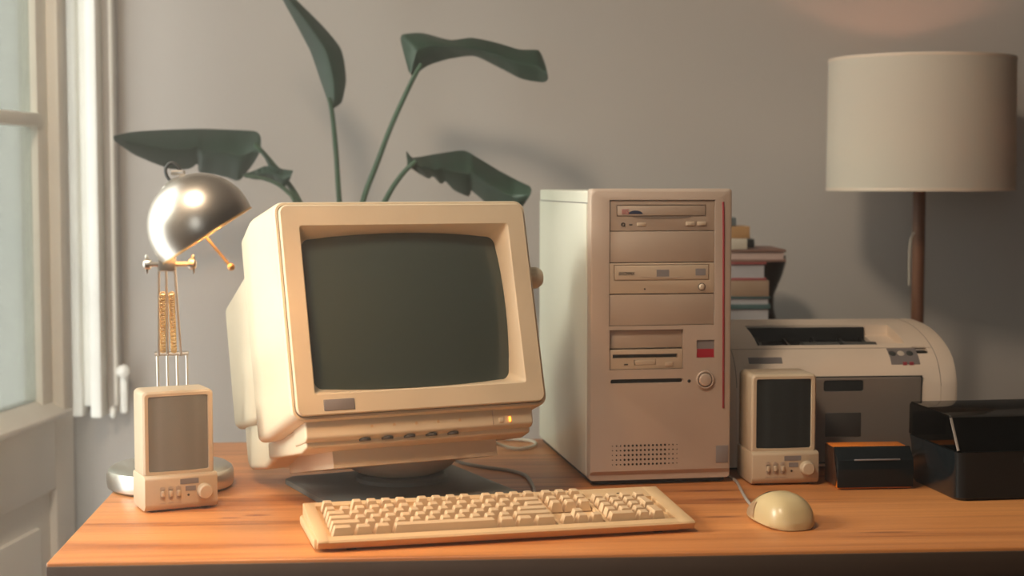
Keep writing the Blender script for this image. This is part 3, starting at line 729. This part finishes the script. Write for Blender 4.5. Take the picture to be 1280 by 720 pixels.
# ------------------------------------------------------------------ printer
PW = .371
pr = thing('laser_printer', 'beige laser printer with an open black output tray beside the tower', 'printer', (.684, 2.44, 0), .087)
prof = [(0, .006), (0, .128), (.0015, .1345), (.004, .142), (.010, .1545), (.022, .169), (.036, .1785), (.050, .1855), (.075, .195), (.10, .2018), (.13, .2075), (.16, .2110), (.20, .2130), (.232, .2115), (.24, .204), (.24, .006)]
c = MB(); c.prism(prof, -PW + .0268, -.0268, 0)
ct = MB(); ct.prism([(.053, .150), (.053, .26), (.146, .26), (.146, .165)], -.300, -.104)
rmp = MB(); rmp.prism([(.056, .178), (.056, .26), (.142, .26), (.142, .192)], -.12, -.066)
c.cut(rmp, ct); rmp.bm.free(); ct.bm.free()
sr = MB(); sr.box(-.0585, -.0362, .030, .0475, .172, .21, .002)
c.cut(sr); sr.bm.free()
c.build('printer_body', 'printer', pr, ang=28)
def inset(pf, d):
    cy = sum(p[0] for p in pf) / len(pf); cz = sum(p[1] for p in pf) / len(pf)
    return [(y + (cy - y) * d, z + (cz - z) * d) for y, z in pf]
for x0, x1, s_ in ((-.0262, 0, 1), (-PW, -PW + .0262, -1)):
    c = MB()
    i_ = inset(prof, .03)
    L1 = [(x0, y, z) for y, z in prof]; L2 = [(x1, y, z) for y, z in prof]
    if s_ > 0: c.loops([L1, [(x1 - .005, y, z) for y, z in prof], [(x1, y, z) for y, z in i_]])
    else: c.loops([[(x0, y, z) for y, z in i_], [(x0 + .005, y, z) for y, z in prof], L2])
    c.build('side_cover', 'printer', pr, ang=28)
for x in (-.0268, -PW + .0260):
    c = MB(); q_ = inset(prof, -.0035); c.prism(q_[1:-1], x, x + .0008); c.build('side_seam', 'recess', pr, ang=28)
c = MB(); c.prism([(.0545, .152), (.0545, .170), (.1445, .185), (.1445, .164)], -.299, -.105); c.build('output_tray', 'dark', pr, label='black output tray')
c = MB()
for x in (-.285, -.24, -.195, -.15, -.115): c.prism([(.06, .165), (.075, .176), (.14, .191), (.14, .18)], x, x + .006)
c.build('tray_ribs', 'dark', pr)
c = MB(); c.box(-.299, -.105, .138, .1455, .166, .206, .001); c.build('exit_roller_cover', 'void', pr)
for x0, x1 in ((-.226, -.169), (-.163, -.110)):
    c = MB(); c.prism([(.046, .1785), (.046, .1835), (.062, .190), (.085, .188), (.085, .180), (.05, .176)], x0, x1, .001); c.build('paper_flap', 'charcoal', pr)
c = MB(); c.box(-.0575, -.0375, .033, .046, .1745, .1775); c.build('slot', 'void', pr)
def onprof(yv):
    for (y0, z0), (y1, z1) in zip(prof, prof[1:]):
        if y0 <= yv <= y1 and y1 > y0: return z0 + (z1 - z0) * (yv - y0) / (y1 - y0)
c = MB()
def strip(x0, x1, ya, yb, off, n=6):
    top = []; bot = []
    for i in range(n + 1):
        y = ya + (yb - ya) * i / n; z = onprof(y); top.append((y - off * .6, z + off * .8)); bot.append((y + .002, z - .002))
    return top + list(reversed(bot))
c.prism(strip(0, 0, .014, .041, .0012), -.100, -.055); cpn = c.build('control_panel', 'greylabel', pr)
for i, x in enumerate((-.0945, -.081, -.067)):
    k = MB(); k.lathe([(.0055, 0), (.0055, .001), (.004, .0016), (0, .0018)], 20, (x, .0285, onprof(.0285) + .0012), (0, -.6, .8)); k.build('panel_button', 'charcoal' if i != 1 else 'cablepale', cpn)
for x in (-.082, -.0715):
    k = MB(); k.box(x, x + .006, .0125, .017, onprof(.015) - .002, onprof(.015) + .0028); k.build('panel_light', 'redink', cpn)
c = MB(); c.prism(strip(0, 0, .0165, .0245, .0008), -.322, -.270); c.build('name_plate', 'greylabel', pr)
c = MB(); c.prism(strip(0, 0, .0425, .0437, .0003, 2), -PW + .028, -.028); c.build('top_seam', 'drive', pr)
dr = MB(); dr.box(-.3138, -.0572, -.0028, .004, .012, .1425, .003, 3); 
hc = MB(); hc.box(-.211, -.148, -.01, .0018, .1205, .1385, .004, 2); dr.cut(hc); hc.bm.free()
dr = dr.build('paper_door', 'printer_shaded', pr)
gap = MB(); gap.box(-.3152, -.0558, -.0006, .002, .010, .1440, .0008); gap.build('door_gap', 'void', pr)
c = MB(); c.box(-.2105, -.1485, .0005, .0022, .121, .138); c.build('door_handle', 'recess', dr)
c = MB(); c.box(-.2078, -.1523, -.0036, -.002, .0518, .0883, .0005); c.build('dark_label', 'darklabel', dr, label='dark rectangular label')
for x in (-.345, -.04):
    for y in (.03, .2): MB().lathe([(.011, 0), (.011, .0065)], 14, (x, y, 0)).build('rubber_foot', 'dark', pr)

# ------------------------------------------------------------------ card box and disk box
cbx = thing('card_box', 'small amber plastic box with a glossy black front beside the dark-grille speaker', 'box', (.4707, 2.2607, 0), .09)
c = MB(); c.prism([(.004, .001), (.0045, .012), (.021, .0585), (.066, .0585), (.068, .056), (.068, .001)], -.004, .1035, .0012); c.build('box_body', 'amber', cbx)
c = MB(); c.prism([(.016, .003), (.006, .022), (.0215, .0575), (.0665, .0575), (.0665, .003)], -.0055, -.0035, .0004); c.build('side_panel', 'amberdark', cbx)
c = MB(); c.prism([(0, .0035), (-.001, .030), (.001, .043), (.0165, .0595), (.0215, .0595), (.018, .045), (.0105, .028), (.0035, .012), (.003, .0035)], -.0062, .1052, .0008); c.build('front_cover', 'gloss_black', cbx, label='glossy black front cover')
c = MB(); c.box(.018, .085, -.0016, .001, .0425, .0445, .0005); c.build('cover_lip', 'greylabel', cbx)

dbx = thing('disk_box', 'large black disk storage box with a smoked clear lid at the desk edge', 'box', (.6113, 2.1749, 0), .15)
BW, BD = .215, .172
c = MB()
c.loops([[(x, y, z) for x, y, z in [(a, b3, 0) for a, b3, _ in rl]] for rl, z in []] or
        [[(x, y + BD / 2, .0) for x, y in [(p[0], p[2]) for p in rect_loop(.006, BW - .006, -BD / 2 + .008, BD / 2 - .006, .014, 0)]],
         [(x, y + BD / 2, .004) for x, y in [(p[0], p[2]) for p in rect_loop(.003, BW - .003, -BD / 2 + .004, BD / 2 - .003, .014, 0)]],
         [(x, y + BD / 2, .060) for x, y in [(p[0], p[2]) for p in rect_loop(0, BW, -BD / 2, BD / 2, .012, 0)]],
         [(x, y + BD / 2, .0685) for x, y in [(p[0], p[2]) for p in rect_loop(-.0015, BW + .0015, -BD / 2 - .0015, BD / 2 + .0015, .012, 0)]],
         [(x, y + BD / 2, .0685) for x, y in [(p[0], p[2]) for p in rect_loop(.003, BW - .003, -BD / 2 + .003, BD / 2 - .003, .010, 0)]],
         [(x, y + BD / 2, .008) for x, y in [(p[0], p[2]) for p in rect_loop(.005, BW - .005, -BD / 2 + .006, BD / 2 - .005, .010, 0)]]])
c.build('box_base', 'gloss_black', dbx)
ld = MB()
o_ = [(.001, .0695), (.028, .113), (.034, .1155), (BD - .008, .1175), (BD - .001, .112), (BD, .0695)]
ld.prism(o_, .001, BW - .001, 0)
i2 = MB(); i2.prism([(.005, .06), (.0295, .111), (.035, .1130), (BD - .009, .115), (BD - .004, .110), (BD - .003, .06)], .0035, BW - .0035)
ld.cut(i2); i2.bm.free()
ld.build('lid', 'smoke', dbx, label='smoked transparent lid')
for i, y in enumerate((.045, .085, .125)):
    d_ = MB(); d_.prism([(y, .009), (y + .0025, .009), (y + .012, .098), (y + .0095, .098)], .008, BW - .008, .0008); d_.build('divider', 'charcoal', dbx)
c = MB(); c.prism([(-.0035, .052), (-.0035, .064), (.001, .064), (.001, .052)], BW * .45, BW * .6, .001); c.build('latch', 'dark', dbx)
c = MB(); c.tube([(.0025, .003, .0705), (.0025, .0295, .1125)], .0020, 6); c.build('lid_edge', 'recess', dbx)
c = MB(); c.tube([(.0025, .030, .114), (.0025, BD - .008, .116)], .0014, 6); c.build('lid_edge', 'darklabel', dbx)

# ------------------------------------------------------------------ floor lamp
FLX, FLY = .765, 3.01
fl = thing('floor_lamp', 'floor lamp with a pale drum shade and a slim wooden pole behind the printer', 'lamp', (FLX, FLY, -DZ))
z0, z1 = .4240 + DZ, .6690 + DZ
c = MB(); c.lathe([(0, 0), (.13, 0), (.135, .006), (.13, .016), (.02, .022), (0, .022)], 40); c.build('base', 'deskdark', fl)
c = MB(); c.lathe([(0, .02), (.0118, .02), (.0118, z0 + .04), (.0, z0 + .04)], 20); c.build('pole', 'pole', fl)
c = MB(); n = 64
c.lathe([(.1725, z0), (.171, z1), (.1695, z1), (.1710, z0), (.1725, z0)], n, cap=False); sdd = c.build('lamp_shade', 'shade', fl, ang=50)
for zz, rr_ in ((z0 + .002, .1726), (z1 - .003, .1712)):
    c = MB(); c.lathe([(rr_, zz - .003), (rr_ + .0005, zz), (rr_, zz + .003), (rr_ - .002, zz + .003), (rr_ - .002, zz - .003), (rr_, zz - .003)], n, cap=False)
    c.build('shade_rim', 'printer', sdd)
c = MB(); c.lathe([(.013, z0 + .004), (.1705, z0 + .004), (.1705, z0 + .006), (.013, z0 + .006)], 48, cap=False); c.build('light_stop_disc', 'printer', fl)  # opaque disc added to stop lamp light going down
c = MB()
for a in (0, 2 * PI / 3, 4 * PI / 3): c.tube([(0, 0, z0 + .045), (.170 * math.cos(a), .170 * math.sin(a), z0 + .05)], .002, 6)
c.build('shade_ring', 'steel', fl)
c = MB(); c.lathe([(.0, z0 + .04), (.014, z0 + .04), (.014, z0 + .08), (.022, z0 + .10), (.028, z0 + .13), (.022, z0 + .152), (0, z0 + .16)], 20); c.build('bulb', emit('dim_bulb', (1.0, .5, .25), 2.5), fl)
c = MB(); c.tube([(-.012, -.014, .345 + DZ), (-.019, -.016, .33 + DZ), (-.021, -.016, .29 + DZ), (-.020, -.016, .245 + DZ)], .0016, 6, 6); c.build('pull_cord', 'cablepale', fl)

# ------------------------------------------------------------------ side cabinet with the book stack
cab = thing('side_cabinet', 'plain wooden cabinet behind the printer holding the stack of books', 'cabinet', (.40, 3.02, -DZ))
CH = .165 + DZ
c = MB(); c.box(-.20, .20, -.17, .17, CH - .02, CH, .002); c.build('cabinet_top', 'pole', cab)
c = MB(); c.box(-.19, .19, -.16, .165, .06, CH - .021, .002); c.build('cabinet_body', 'pole', cab)
for i, x in enumerate((-.186, .002)):
    c = MB(); c.box(x, x + .184, -.168, -.1605, .075, CH - .035, .002); d_ = c.build('cabinet_door', 'pole', cab)
    k = MB(); k.ball(((x + .17) if i == 0 else (x + .014), -.178, CH * .6), .011, 14); k.build('knob', 'warm_metal', d_)
for x in (-.17, .13):
    for y in (-.14, .11): c = MB(); c.box(x, x + .04, y, y + .04, 0, .0605, .002); c.build('leg', 'pole', cab)

def colmat(n, c, r=.6): return plastic(n, c, r, var=.1, bump=0)
pages = colmat('book_pages', (.52, .47, .40), .9)
def book(label, xr, zb, zt, ln, dp, cover, yf=2.9, yaw=0.0, pg=None, pg_gap=.0016, spine_front=False):
    """book lying flat: right end at xr, front edge at yf; the page block shows on the front"""
    t = thing('book', label, 'book', (xr, yf, zb), yaw, 'books stacked behind the printer')
    h = zt - zb; k = min(.0045, h * .2)
    c = MB(); c.box(-ln, 0, 0, dp, 0, k, .0006); c.box(-ln, 0, 0, dp, h - k, h, .0006)
    if spine_front: c.box(-ln, 0, -.001, .004, 0, h, .0012)
    else: c.box(-ln, 0, dp - .004, dp, 0, h, .0012)
    c.build('cover', cover, t)
    p = MB(); p.box(-ln + .004, -.004, .0035, dp - .004, k, h - k, 0); p.build('pages', pg or pages, t)
    return t
zc = .165
teal = colmat('teal_cover', (.09, .17, .18)); red = colmat('red_cover', (.38, .09, .09)); brown = colmat('brown_cover', (.26, .15, .12))
tanc = colmat('tan_cover', (.44, .31, .22)); orange = colmat('ochre_cover', (.56, .33, .15)); white = colmat('cream_cover', (.70, .66, .56)); slate = colmat('slate_cover', (.16, .19, .20))
greyp = colmat('grey_pages', (.46, .45, .48), .9); pinkp = colmat('pinkish_pages', (.56, .42, .38), .9)
book('dark teal book with pale pages, lowest of the stack behind the printer', .4703, zc, .2135, .21, .15, teal, pg=greyp)
book('teal covered book with grey pages, second from the bottom of the stack', .4700, .2137, .2318, .21, .15, teal, pg=greyp)
book('thick tan covered book in the middle of the stack', .4668, .2320, .2608, .20, .15, tanc, spine_front=True)
book('thick red covered book with grey pages under the wide brown book', .4620, .2610, .2945, .19, .15, red, pg=greyp)
book('wide brown covered book with pinkish pages jutting out of the stack', .4975, .2947, .3172, .24, .17, brown, pg=pinkp)
book('thin slate grey book behind the small cream book near the top', .4525, .3174, .3330, .18, .06, slate, yf=2.985, spine_front=True)
book('small cream book lying under the ochre one', .4265, .3174, .3372, .14, .08, white, spine_front=True)
book('small ochre book second from the top of the stack', .4310, .3374, .3592, .15, .08, orange, spine_front=True)
book('tiny dark book on the very top of the stack', .4060, .3594, .3752, .11, .07, slate, spine_front=True)
vz = MB(); vz.lathe([(0, 0), (.024, 0), (.026, .006), (.020, .03), (.020, .055), (.036, .095), (.043, .120), (.042, .133), (.038, .133), (.034, .115), (0, .08)], 32)
o = vz.build('vase', colmat('dark_glaze', (.035, .028, .026), .4)); o.location = (.488, 3.10, .165 + DZ)
tag(o, 'dark brown flared vase behind the stack of books', 'vase')

# ------------------------------------------------------------------ plant
F_, PITCH, CH_ = 2000.0, .06600966, .43909
pc, ps = math.cos(PITCH), math.sin(PITCH)
def at(px, py, y):
    """world point (desk level z) at depth y under photo pixel (px, py)"""
    a = (px - 640) / F_; b2 = -(py - 360) / F_
    d = Vector((a, pc + b2 * ps, -ps + b2 * pc)); return Vector((0, 0, CH_)) + d * (y / d.y)
plant = thing('potted_plant', 'tall potted plant with broad dark green leaves behind the monitor', 'plant', (-.27, 2.98, -DZ))
PO = Vector((-.27, 2.98, -DZ))
c = MB(); c.lathe([(0, 0), (.10, 0), (.105, .006), (.135, .25), (.145, .255), (.145, .285), (.132, .285), (.128, .25), (0, .24)], 40); c.build('pot', 'terracotta', plant)
c = MB(); c.lathe([(0, .23), (.129, .252), (.0, .262)], 32, cap=False); c.build('soil', 'soil', plant)
def resample(pts, n):
    pts = [Vector(p) for p in pts]; ds = [0]
    for a, b2 in zip(pts, pts[1:]): ds.append(ds[-1] + (b2 - a).length)
    out = []
    for i in range(n + 1):
        t = ds[-1] * i / n; k = 0
        while k < len(ds) - 2 and ds[k + 1] < t: k += 1
        f = (t - ds[k]) / max(1e-9, ds[k + 1] - ds[k]); p0 = pts[max(k - 1, 0)]; p1 = pts[k]; p2 = pts[k + 1]; p3 = pts[min(k + 2, len(pts) - 1)]
        lin = p1.lerp(p2, f); cr_ = .5 * ((2 * p1) + (p2 - p0) * f + (2 * p0 - 5 * p1 + 4 * p2 - p3) * f * f + (3 * p1 - p0 - 3 * p2 + p3) * f ** 3)
        out.append(lin.lerp(cr_, .6))
    return out
def leaf(A, B, y, fold=.03, bend=.05, dirn=1):
    """blade between two edge lines, folded along the midrib and bowed in depth"""
    n, k = 40, 12
    a = resample([(p[0], p[1], 0) for p in A], n); b3 = resample([(p[0], p[1], 0) for p in B], n)
    rows = []
    for i in range(n + 1):
        s = i / n; r = []
        for j in range(k + 1):
            t = j / k; p = a[i].lerp(b3[i], t)
            w = (a[i] - b3[i]).length / F_ * 2.95
            dep = y + bend * math.sin(PI * s) * .6 - bend * s + dirn * (abs(t - .5) * 2) ** 1.3 * min(fold, w * .6) + .004 * math.sin(s * 55) * abs(t - .5)
            r.append(at(p.x, p.y, dep) - PO)
        rows.append(r)
    b4 = bmesh.new(); g_ = [[b4.verts.new(p) for p in r] for r in rows]
    for i in range(n):
        for j in range(k):
            try: b4.faces.new((g_[i][j], g_[i + 1][j], g_[i + 1][j + 1], g_[i][j + 1]))
            except ValueError: pass
    bmesh.ops.remove_doubles(b4, verts=b4.verts, dist=.0003)
    bmesh.ops.recalc_face_normals(b4, faces=b4.faces)
    bmesh.ops.solidify(b4, geom=b4.faces, thickness=.0012)
    return MB().add(b4).build('leaf', 'leaf', plant, ang=60)
LY = 2.95
leaf([(413, 134), (411, 128), (401, 100), (389, 65), (372, 32), (353, -2), (338, -30), (330, -60)], [(417, 135), (427, 127), (432, 98), (426, 62), (403, 33), (368, -2), (345, -32), (331, -60)], LY)
leaf([(511, 90), (504, 64), (501, 44), (527, 41), (563, 50), (590, 47), (620, 53), (650, 62), (674, 63), (683, 85)], [(515, 94), (519, 93), (535, 82), (560, 74), (593, 70), (627, 86), (648, 97), (662, 101), (680, 103), (685, 99)], LY - .03, .04, .04)
leaf([(509, 206), (508, 188), (515, 197), (547, 192), (580, 188), (597, 197), (627, 215), (650, 227), (664, 234), (663, 242)], [(511, 208), (522, 216), (537, 224), (541, 220), (552, 231), (556, 226), (568, 238), (587, 246), (589, 238), (607, 253), (633, 268), (645, 268), (655, 256), (661, 245)], LY - .04, .05, .06)
leaf([(326, 188), (326, 172), (320, 164), (284, 162), (250, 161), (212, 162), (175, 164), (158, 166), (142, 170)], [(326, 188), (317, 204), (299, 226), (285, 222), (270, 219), (249, 216), (247, 204), (238, 211), (212, 211), (169, 194), (143, 176)], LY - .02, .05, .08)
leaf([(302, 218), (318, 213), (330, 208), (343, 207), (352, 211), (366, 213)], [(303, 220), (316, 224), (330, 225), (343, 227), (355, 235), (362, 224)], LY - .05, .02, .02)
leaf([(327, 186), (333, 194), (340, 204), (345, 208), (349, 212)], [(327, 188), (331, 198), (335, 206), (340, 212), (345, 214)], LY - .045, .01, .01)
base = Vector((-.27, 2.98, -.48))
def stem(pix, y, r0=.004, r1=.0065):
    pts = [at(px, py, y) for px, py in pix]
    pts += [Vector((-.30 + (pts[-1].x + .30) * .4, 2.96, .16)), Vector((-.275 + (pts[-1].x + .3) * .1, 2.975, -.15)), Vector((-.27 + (pts[-1].x + .3) * .1, 2.98, -.50))]
    n = len(pts); c = MB(); c.tube([p - PO for p in pts], lambda t: r0 + (r1 - r0) * t, 8, 6); c.build('stem', 'stem', plant)
stem([(411, 122), (415, 140), (420, 190), (424, 250), (430, 320)], LY)
stem([(527, 80), (515, 101), (490, 155), (472, 202), (454, 250), (440, 310)], LY - .03)
stem([(520, 201), (508, 212), (495, 228), (482, 250), (455, 305)], LY - .04)
stem([(318, 180), (328, 190), (345, 210), (362, 232), (374, 252), (400, 310)], LY - .03)
stem([(306, 220), (325, 222), (345, 229), (360, 240), (370, 254), (400, 320)], LY - .05, .003, .006)

# ------------------------------------------------------------------ light
w = bpy.data.worlds.new('World'); sc.world = w; w.use_nodes = True
bg = w.node_tree.nodes['Background']; bg.inputs['Color'].default_value = (.95, .97, .93, 1); bg.inputs['Strength'].default_value = 2.5
def light(name, kind, loc, energy, col, **kw):
    l = bpy.data.lights.new(name, kind); l.energy = energy; l.color = col
    for k, v in kw.items(): setattr(l, k, v)
    o = bpy.data.objects.new(name, l); COL.objects.link(o); o.location = loc; return o
sun = light('sun', 'SUN', (-3, 0, 4), 2.5, (.95, 1.0, .88), angle=math.radians(20))
sun.rotation_euler = Vector((1, .19, -.50)).to_track_quat('-Z', 'Y').to_euler()
po = light('door_portal', 'AREA', (WX0 - .06, (DO0 + DO1) / 2, DOZ / 2), 1, (1, 1, 1), shape='RECTANGLE', size=DO1 - DO0, size_y=DOZ)
po.rotation_euler = Vector((1, 0, 0)).to_track_quat('-Z', 'Z').to_euler(); po.data.cycles.is_portal = True
p2 = light('fill_window_portal', 'AREA', ((WA + WB) / 2, WY0 - .09, (WC + WD) / 2), 1, (1, 1, 1), shape='RECTANGLE', size=WB - WA, size_y=WD - WC)
p2.rotation_euler = Vector((0, 1, 0)).to_track_quat('-Z', 'Z').to_euler(); p2.data.cycles.is_portal = True
cl = light('warm_fill_light', 'AREA', (-.52, 1.05, 2.5), 22, (1.0, .79, .58), shape='DISK', size=.4)  # added warm fill from overhead, no lamp hangs there
cl.rotation_euler = Vector((.1, .6, -1.5)).to_track_quat('-Z', 'Y').to_euler()
lb_ = light('desk_lamp_light', 'POINT', (0, 0, 0), 14.0, (1.0, .50, .20), shadow_soft_size=.021)
lb_.parent = lp; lb_.location = C + n_ * -.004
lf = light('floor_lamp_light', 'POINT', (0, 0, 0), 13.0, (1.0, .45, .27), shadow_soft_size=.03); lf.parent = fl; lf.location = (0, 0, z0 + .125)

hm = bpy.data.materials.new('haze'); hm.use_nodes = True; nt = hm.node_tree; nt.nodes.clear()
out = nt.nodes.new('ShaderNodeOutputMaterial'); vsc = nt.nodes.new('ShaderNodeVolumeScatter')
vsc.inputs['Color'].default_value = (1, .97, .93, 1); vsc.inputs['Anisotropy'].default_value = .35
tc = nt.nodes.new('ShaderNodeTexCoord'); sx_ = nt.nodes.new('ShaderNodeSeparateXYZ'); mr = nt.nodes.new('ShaderNodeMapRange')
mr.interpolation_type = 'SMOOTHSTEP'
for i, v in ((1, -.75), (2, .75), (3, .058), (4, .003)): mr.inputs[i].default_value = v
nt.links.new(tc.outputs['Object'], sx_.inputs[0]); nt.links.new(sx_.outputs['X'], mr.inputs[0]); nt.links.new(mr.outputs[0], vsc.inputs['Density'])
nt.links.new(vsc.outputs[0], out.inputs['Volume'])
hz = MB().box(WX0 - .015, WX1 + .05, WY0 - .05, WY1 + .05, -.05, CEIL + .05).build('haze', hm)     # air fills the room, thickest by the door
hz['kind'] = 'stuff'; hz['label'] = 'faint sunlit haze filling the room air'; hz['category'] = 'haze'

# ------------------------------------------------------------------ camera
cam = bpy.data.cameras.new('camera'); co = bpy.data.objects.new('camera', cam); COL.objects.link(co)
co.location = (0, 0, CH_ + DZ); co.rotation_euler = (PI / 2 - PITCH, 0, 0)
cam.sensor_width = 36; cam.lens = F_ / 1280 * 36; cam.clip_start = .05
cam.dof.use_dof = True; cam.dof.focus_distance = 2.15; cam.dof.aperture_fstop = 4.0
sc.camera = co
vs_ = sc.view_settings; vs_.view_transform = 'Standard'; vs_.look = 'None'; vs_.gamma = 1; vs_.exposure = 0.26; vs_.use_curve_mapping = False
sc.cycles.volume_step_rate = 3; sc.cycles.max_bounces = 10; sc.cycles.diffuse_bounces = 5; sc.cycles.transparent_max_bounces = 12
sc.cycles.use_denoising = True; sc.cycles.sample_clamp_indirect = 4.0; sc.cycles.caustics_reflective = False; sc.cycles.caustics_refractive = False
